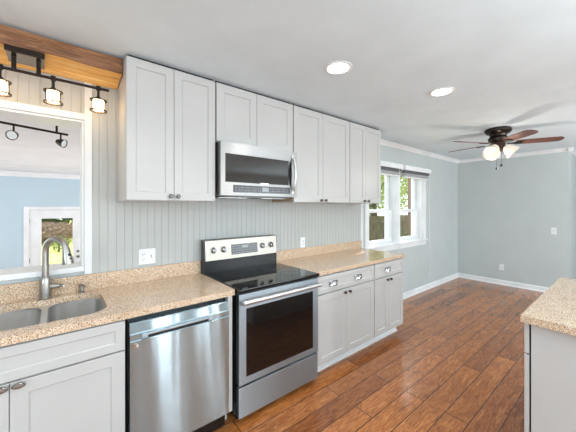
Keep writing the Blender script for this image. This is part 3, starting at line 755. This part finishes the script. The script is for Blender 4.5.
# ------------------------------------------------------------------ peninsula
t = thing('peninsula_countertop', (1.5, -2.4, 0.878), 'speckled tan granite top on the peninsula facing the range', 'countertop')
b = MB(); b.prism([(0.922, -1.966), (0.914, -2.20), (0.905, -2.75), (2.17, -2.75), (2.140, -1.966)], 'z', 0.878, 0.914); 
b.build('slab', M['granite'], t)
t = thing('peninsula_cabinet', (1.5, -2.4, 0), 'white peninsula cabinet with plain end panel under the granite top', 'cabinet')
b = MB(); b.box(0.950, 2.10, -2.70, -2.003, 0.0, 0.877, 0.001); b.build('body', M['cab'], t)
for a, c in ((0.953, 1.522), (1.526, 2.097)):
    b = MB(); b.front(a, c, 0.716, 0.868, -1.975, 0.02, 0.04, 0.006, 1); d = b.build('drawer', M['cab'], t)
    knob(d, (a+c)/2, -1.975, 0.79, M['bronze'], 0.014, 1)
    b = MB(); b.front(a, c, 0.108, 0.706, -1.975, 0.02, 0.055, 0.008, 1); d = b.build('door', M['cab'], t)
    knob(d, c-0.04, -1.975, 0.67, M['bronze'], 0.014, 1)
    b = MB(); b.box(a+0.006, c-0.006, -2.002, -1.996, 0.112, 0.864); b.build('door_shadow_gap', M['gap'], t)

# ------------------------------------------------------------------ wooden beam over the pass-through
b = MB()
n = 40; bx0, bx1 = -2.3, -0.6085
def prof(u):
    w1, w2 = 0.004*math.sin(9*u)+0.003*math.sin(23*u+1), 0.003*math.sin(14*u+2)
    return [(-0.0185, 2.425), (-0.248+w2, 2.425), (-0.252+w1, 2.375), (-0.249+w1, 2.336+w2), (-0.244+w1, 2.331+w2), (-0.100, 2.314), (-0.098, 2.318), (-0.094, 2.318), (-0.092, 2.311), (-0.050+w2, 2.304+w2), (-0.0185, 2.304+w2)]
rows = [[b.bm.verts.new((bx0+(bx1-bx0)*k/n, y, z)) for y, z in prof(bx0+(bx1-bx0)*k/n)] for k in range(n+1)]
for a, c in zip(rows, rows[1:]):
    q = len(a)
    for k in range(q):
        f = b.bm.faces.new((a[k], a[(k+1) % q], c[(k+1) % q], c[k])); f.material_index = 1 if 4 <= k <= 9 else 0
b.bm.faces.new(rows[0][::-1]); b.bm.faces.new(rows[-1])
tag(b.build('wooden_beam', [M['beam_face'], M['beam_sawn']]), 'rustic wooden beam with golden sawn underside above the pass-through', 'beam')

# ------------------------------------------------------------------ track light under the beam
ry, rz = -0.20, 2.219
t = thing('track_light', (-1.07, ry, rz), 'dark bronze track light with frosted glass cylinder shades under the wooden beam', 'light')
b = MB(); b.prism([(-0.255, 2.298), (-0.245, 2.3285), (-0.12, 2.312), (-0.13, 2.285)], 'x', -1.145, -0.992); cpy = b.build('mounting_plate', M['satin'], t)
b = MB(); b.box(-1.150, -0.988, -0.262, -0.248, 2.296, 2.326, 0.002); b.build('plate_edge', M['bronze'], cpy)
for x in (-1.118, -1.016):
    b = MB(); b.cyl((x, ry, rz), (x, ry, 2.308), 0.0105, n=12); b.build('stem', M['bronze'], t, True)
b = MB(); b.cyl((-1.75, ry, rz), (-0.676, ry, rz), 0.0085, n=12); b.build('rail', M['bronze'], t, True)
def lamp_head(x):
    z0, z1, r = 2.074, 2.150, 0.043
    b = MB(); b.cyl((x, ry, rz-0.012), (x, ry, z1+0.012), 0.007, n=10); b.cyl((x, ry, rz-0.013), (x, ry, rz+0.013), 0.013, n=12)
    b.lathe([(0, 0.014), (0.012, 0.014), (0.016, 0.006), (r+0.003, -0.004), (r+0.003, -0.010), (r-0.002, -0.010), (0.015, 0.0), (0, 0.0)], (x, ry, z1), (0, 0, 1), 24)
    h = b.build('lamp_head', M['bronze'], t, True)
    b = MB(); b.lathe([(r+0.003, 0), (r+0.003, 0.008), (r-0.001, 0.008), (r-0.001, 0)], (x, ry, z0), (0, 0, 1), 28)
    b.lathe([(r+0.003, 0), (r+0.003, 0), (r-0.001, 0)], (x, ry, z0), (0, 0, 1), 28); b.build('bottom_ring', M['bronze'], h, True)
    for a in (0.7, 2.3, 3.85, 5.4):
        b = MB(); q = (x+r*math.cos(a), ry+r*math.sin(a)); b.cyl((q[0], q[1], z0), (q[0], q[1], z1-0.004), 0.0022, n=6); b.build('rod', M['bronze'], h)
    b = MB(); b.lathe([(r-0.004, 0.0), (r-0.004, z1-z0-0.012)], (x, ry, z0+0.004), (0, 0, 1), 28); b.build('clear_glass_shade', M['clear'], h, True)
    b = MB(); b.lathe([(0, 0.0), (0.027, 0.002), (0.029, 0.006), (0.029, z1-z0-0.016), (0, z1-z0-0.014)], (x, ry, z0+0.006), (0, 0, 1), 24); b.build('frosted_glass', M['shade'], h, True)
for x in (-0.733, -0.952, -1.171, -1.39): lamp_head(x)

# track light in the den
p0 = Vector((-1.60, 0.395, 2.08)); p1 = Vector((-0.865, 0.696, 2.08)); dv = (p1-p0)
t = thing('den_track_light', tuple((p0+p1)/2), 'dark track light with small spot heads on the den ceiling beyond the pass-through', 'light')
b = MB(); b.cyl(p0, p1, 0.009, n=10); b.build('rail', M['bronze'], t, True)
for k in (0.40, 0.90):
    q = p0+dv*k; b = MB(); b.cyl(q, (q.x, q.y, DC-0.016), 0.008, n=8); b.lathe([(0, 0), (0.03, 0), (0.03, 0.015), (0, 0.015)], (q.x, q.y, DC-0.016), (0, 0, 1), 16); b.build('stem', M['bronze'], t, True)
for k, dr in ((0.565, (-0.3, -0.9, -0.35)), (0.935, (0.75, -0.5, -0.3))):
    q = p0+dv*k; dr = Vector(dr).normalized(); c = q+Vector((0, 0, -0.075))
    b = MB(); b.cyl(q, c, 0.006, n=8); b.lathe([(0, -0.035), (0.018, -0.03), (0.03, 0.0), (0.036, 0.03), (0.032, 0.03), (0.02, 0.0), (0, -0.01)], c, dr, 18); h = b.build('spot_head', M['bronze'], t, True)
    b = MB(); b.lathe([(0, 0.02), (0.031, 0.022), (0.031, 0.026), (0, 0.026)], c, dr, 18); b.build('lens', M['plate'], h)

# ------------------------------------------------------------------ recessed lights
def downlight(x, y, label, group=None):
    t = thing('recessed_light', (x, y, CE), label, 'light', group)
    b = MB(); b.lathe([(0.096, 0.0), (0.096, -0.004), (0.080, -0.008), (0.070, -0.002), (0.070, 0.0)], (x, y, CE), (0, 0, 1), 40); b.build('trim_ring', M['white'], t, True)
    b = MB(); b.lathe([(0, -0.004), (0.071, -0.004), (0.071, -0.0005), (0, -0.0005)], (x, y, CE), (0, 0, 1), 32); b.build('lens', M['lens'], t)
    return t
d1 = downlight(0.580, -1.036, 'round white recessed ceiling light in front of the microwave')
d2 = downlight(1.566, -1.315, 'round white recessed ceiling light nearer the ceiling fan')
d3 = copy_tree(d1, None, (-0.6, -1.05, CE)); d3['label'] = 'round white recessed ceiling light added out of view over the sink end of the kitchen'  # this and the next are added out of view as light sources
d4 = copy_tree(d1, None, (0.2, -3.0, CE)); d4['label'] = 'round white recessed ceiling light added out of view deep in the room behind the peninsula'
for x, y, e in ((0.580, -1.036, 2.6), (1.566, -1.315, 2.6), (-0.6, -1.05, 2.2), (0.2, -3.0, 2.6)):
    add_light('downlight_beam', 'AREA', (x, y, CE-0.02), e, (1, 0.96, 0.9), 0.13, (0, 0, -1), 'DISK', math.radians(125))

# ------------------------------------------------------------------ ceiling fan
FX, FY, FZ = 3.307, -1.266, 2.255
t = thing('ceiling_fan', (FX, FY, CE), 'bronze hugger ceiling fan with five walnut blades and lit glass shades', 'fan')
b = MB(); b.lathe([(0, 0), (0.128, 0.0), (0.140, -0.012), (0.138, -0.038), (0.122, -0.056), (0.092, -0.07), (0.085, -0.095), (0.105, -0.12), (0.10, -0.15), (0.07, -0.165), (0, -0.165)], (FX, FY, CE-0.001), (0, 0, 1), 36); b.build('motor_housing', M['bronze'], t, True)
b = MB(); b.lathe([(0, -0.15), (0.075, -0.15), (0.08, -0.19), (0.06, -0.215), (0.05, -0.26), (0.035, -0.275), (0, -0.275)], (FX, FY, CE), (0, 0, 1), 28); kit = b.build('light_kit', M['bronze'], t, True)
def fan_blade(deg):
    a = math.radians(deg); xf = Matrix.Translation((FX, FY, FZ)) @ Matrix.Rotation(a, 4, 'Z') @ Matrix.Rotation(math.radians(-11), 4, 'X')
    b = MB(); ol = [(0.175, -0.048), (0.25, -0.060), (0.50, -0.066), (0.585, -0.060), (0.612, -0.035), (0.618, 0.0), (0.612, 0.035), (0.585, 0.060), (0.50, 0.066), (0.25, 0.060), (0.175, 0.048)]
    b.prism(ol, 'z', -0.004, 0.004); bl = b.build('blade', M['blade'], t, False, None, xf)
    b = MB(); b.prism([(0.09, -0.018), (0.14, -0.014), (0.18, -0.034), (0.235, -0.040), (0.25, 0.0), (0.235, 0.040), (0.18, 0.034), (0.14, 0.014), (0.09, 0.018)], 'z', -0.011, -0.0045)
    for q in (-0.022, 0.022): b.lathe([(0, -0.015), (0.006, -0.014), (0.006, -0.011), (0, -0.011)], (0.215, q, 0), (0, 0, 1), 10)
    b.build('blade_bracket', M['bronze'], bl, False, None, xf)
for k in range(5): fan_blade(7.3+72*k)
for k in range(3):
    a = math.radians(50.8+120*k); dr = Vector((math.cos(a), math.sin(a), -0.95)).normalized()
    o = Vector((FX, FY, CE-0.20))+Vector((math.cos(a), math.sin(a), 0))*0.04
    b = MB(); b.tube([o-dr*0.01, o+dr*0.05], [0.014, 0.02], 12); b.build('lamp_arm', M['bronze'], kit, True)
    b = MB(); pr = [(0.024, 0.035), (0.040, 0.05), (0.056, 0.08), (0.066, 0.12), (0.088, 0.16), (0.084, 0.161), (0.062, 0.121), (0.052, 0.081), (0.036, 0.053), (0.0, 0.045)]
    b.lathe(pr, o, dr, 28); b.build('glass_shade', M['fanshade'], kit, True)
    b = MB(); b.lathe([(0, 0.06), (0.014, 0.07), (0.026, 0.095), (0.02, 0.118), (0, 0.124)], o, dr, 14); b.build('bulb', M['fanbulb'], kit, True)
for dx, dy_, zz in ((-0.045, 0.0, 1.945), (0.02, -0.03, 1.985)):
    b = MB(); b.cyl((FX+dx, FY+dy_, CE-0.26), (FX+dx, FY+dy_, zz), 0.0018, n=6); b.lathe([(0, -0.02), (0.014, -0.01), (0.014, 0.008), (0, 0.016)], (FX+dx, FY+dy_, zz), (0, 0, 1), 12); b.build('pull_chain', M['black'], kit, True)
add_light('fan_lamp', 'POINT', (FX-0.05, FY-0.05, CE-0.52), 6, (1, 0.93, 0.82), 0.08)

# ------------------------------------------------------------------ window blinds, raised
def blind(x0, x1, cord, label):
    t = thing('window_blind', ((x0+x1)/2, -0.05, 1.92), label, 'blind', 'raised blinds over the kitchen window')
    b = MB(); b.box(x0, x1, -0.094, -0.082, 2.045, 2.118, 0.003); b.box(x0, x0+0.012, -0.082, -0.0195, 2.045, 2.118); b.box(x1-0.012, x1, -0.082, -0.0195, 2.045, 2.118); b.build('valance', M['blind'], t)
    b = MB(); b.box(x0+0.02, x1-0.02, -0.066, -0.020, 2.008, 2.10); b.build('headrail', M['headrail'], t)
    b = MB()
    for k in range(14): b.box(x0+0.025, x1-0.035, -0.064, -0.02, 1.951+k*0.0036, 1.9533+k*0.0036)
    b.build('slat_bundle', M['blindgrey'], t)
    b = MB(); b.box(x0+0.025, x1-0.035, -0.064, -0.02, 1.931, 1.950, 0.003); b.build('bottom_rail', M['blind'], t)
    cx, z0 = cord
    b = MB(); b.cyl((cx, -0.072, 2.05), (cx, -0.072, z0), 0.0028, n=6); b.lathe([(0, -0.045), (0.009, -0.04), (0.005, 0.0), (0, 0.002)], (cx, -0.072, z0), (0, 0, 1), 10); b.build('lift_cord', M['blind'], t)
blind(2.37, 3.185, (3.11, 0.69), 'raised white slat blind over the window pane closer to the upper cabinets')
blind(3.255, 4.135, (4.115, 0.30), 'raised white slat blind over the window pane closer to the dining wall')

# ------------------------------------------------------------------ outlets and switches
def cover_plate(kind, gangs, org, rot, label, cat, y0=0.0, group=None):
    """built facing -y about its own centre, then turned"""
    w = 0.07 if gangs == 1 else 0.116; h = 0.115
    t = thing(kind, org, label, cat, group); t.rotation_euler = (0, 0, rot)
    ORG[t.name] = (0, 0, 0)
    b = MB(); b.box(-w/2, w/2, y0-0.006, y0-0.0005, -h/2, h/2, 0.002); b.build('cover_plate', M['plate'], t)
    def recep(cx):
        b = MB(); b.box(cx-0.017, cx+0.017, y0-0.0075, y0-0.005, -0.034, 0.034, 0.002); r = b.build('receptacle', M['plate'], t)
        b = MB()
        for z in (-0.02, 0.016):
            b.box(cx-0.008, cx-0.0055, y0-0.0082, y0-0.007, z-0.002, z+0.008); b.box(cx+0.0055, cx+0.008, y0-0.0082, y0-0.007, z-0.002, z+0.008); b.box(cx-0.0025, cx+0.0025, y0-0.0082, y0-0.007, z-0.012, z-0.007)
        b.build('slot', M['slot'], r)
    def toggle(cx):
        b = MB(); b.box(cx-0.006, cx+0.006, y0-0.007, y0-0.005, -0.013, 0.013); b.box(cx-0.004, cx+0.004, y0-0.016, y0-0.006, -0.002, 0.010, 0.0015); b.build('toggle', M['blindgrey'], t)
    if kind == 'light_switch': toggle(0)
    elif gangs == 2: recep(-0.028); toggle(0.028)
    else: recep(0)
cover_plate('wall_outlet', 2, (-0.408, -0.0085, 1.098), 0, 'wide white outlet and switch plate on the panelling above the counter', 'outlet')
cover_plate('wall_outlet', 1, (1.175, -0.0085, 1.076), 0, 'narrow white outlet on the panelling beside the range backguard', 'outlet')
cover_plate('wall_outlet', 1, (XF, -0.754, 0.332), -math.pi/2, 'white outlet low on the far wall above the baseboard', 'outlet')
cover_plate('light_switch', 1, (XF, -1.478, 1.060), -math.pi/2, 'white light switch on the far wall near its outer corner', 'switch')
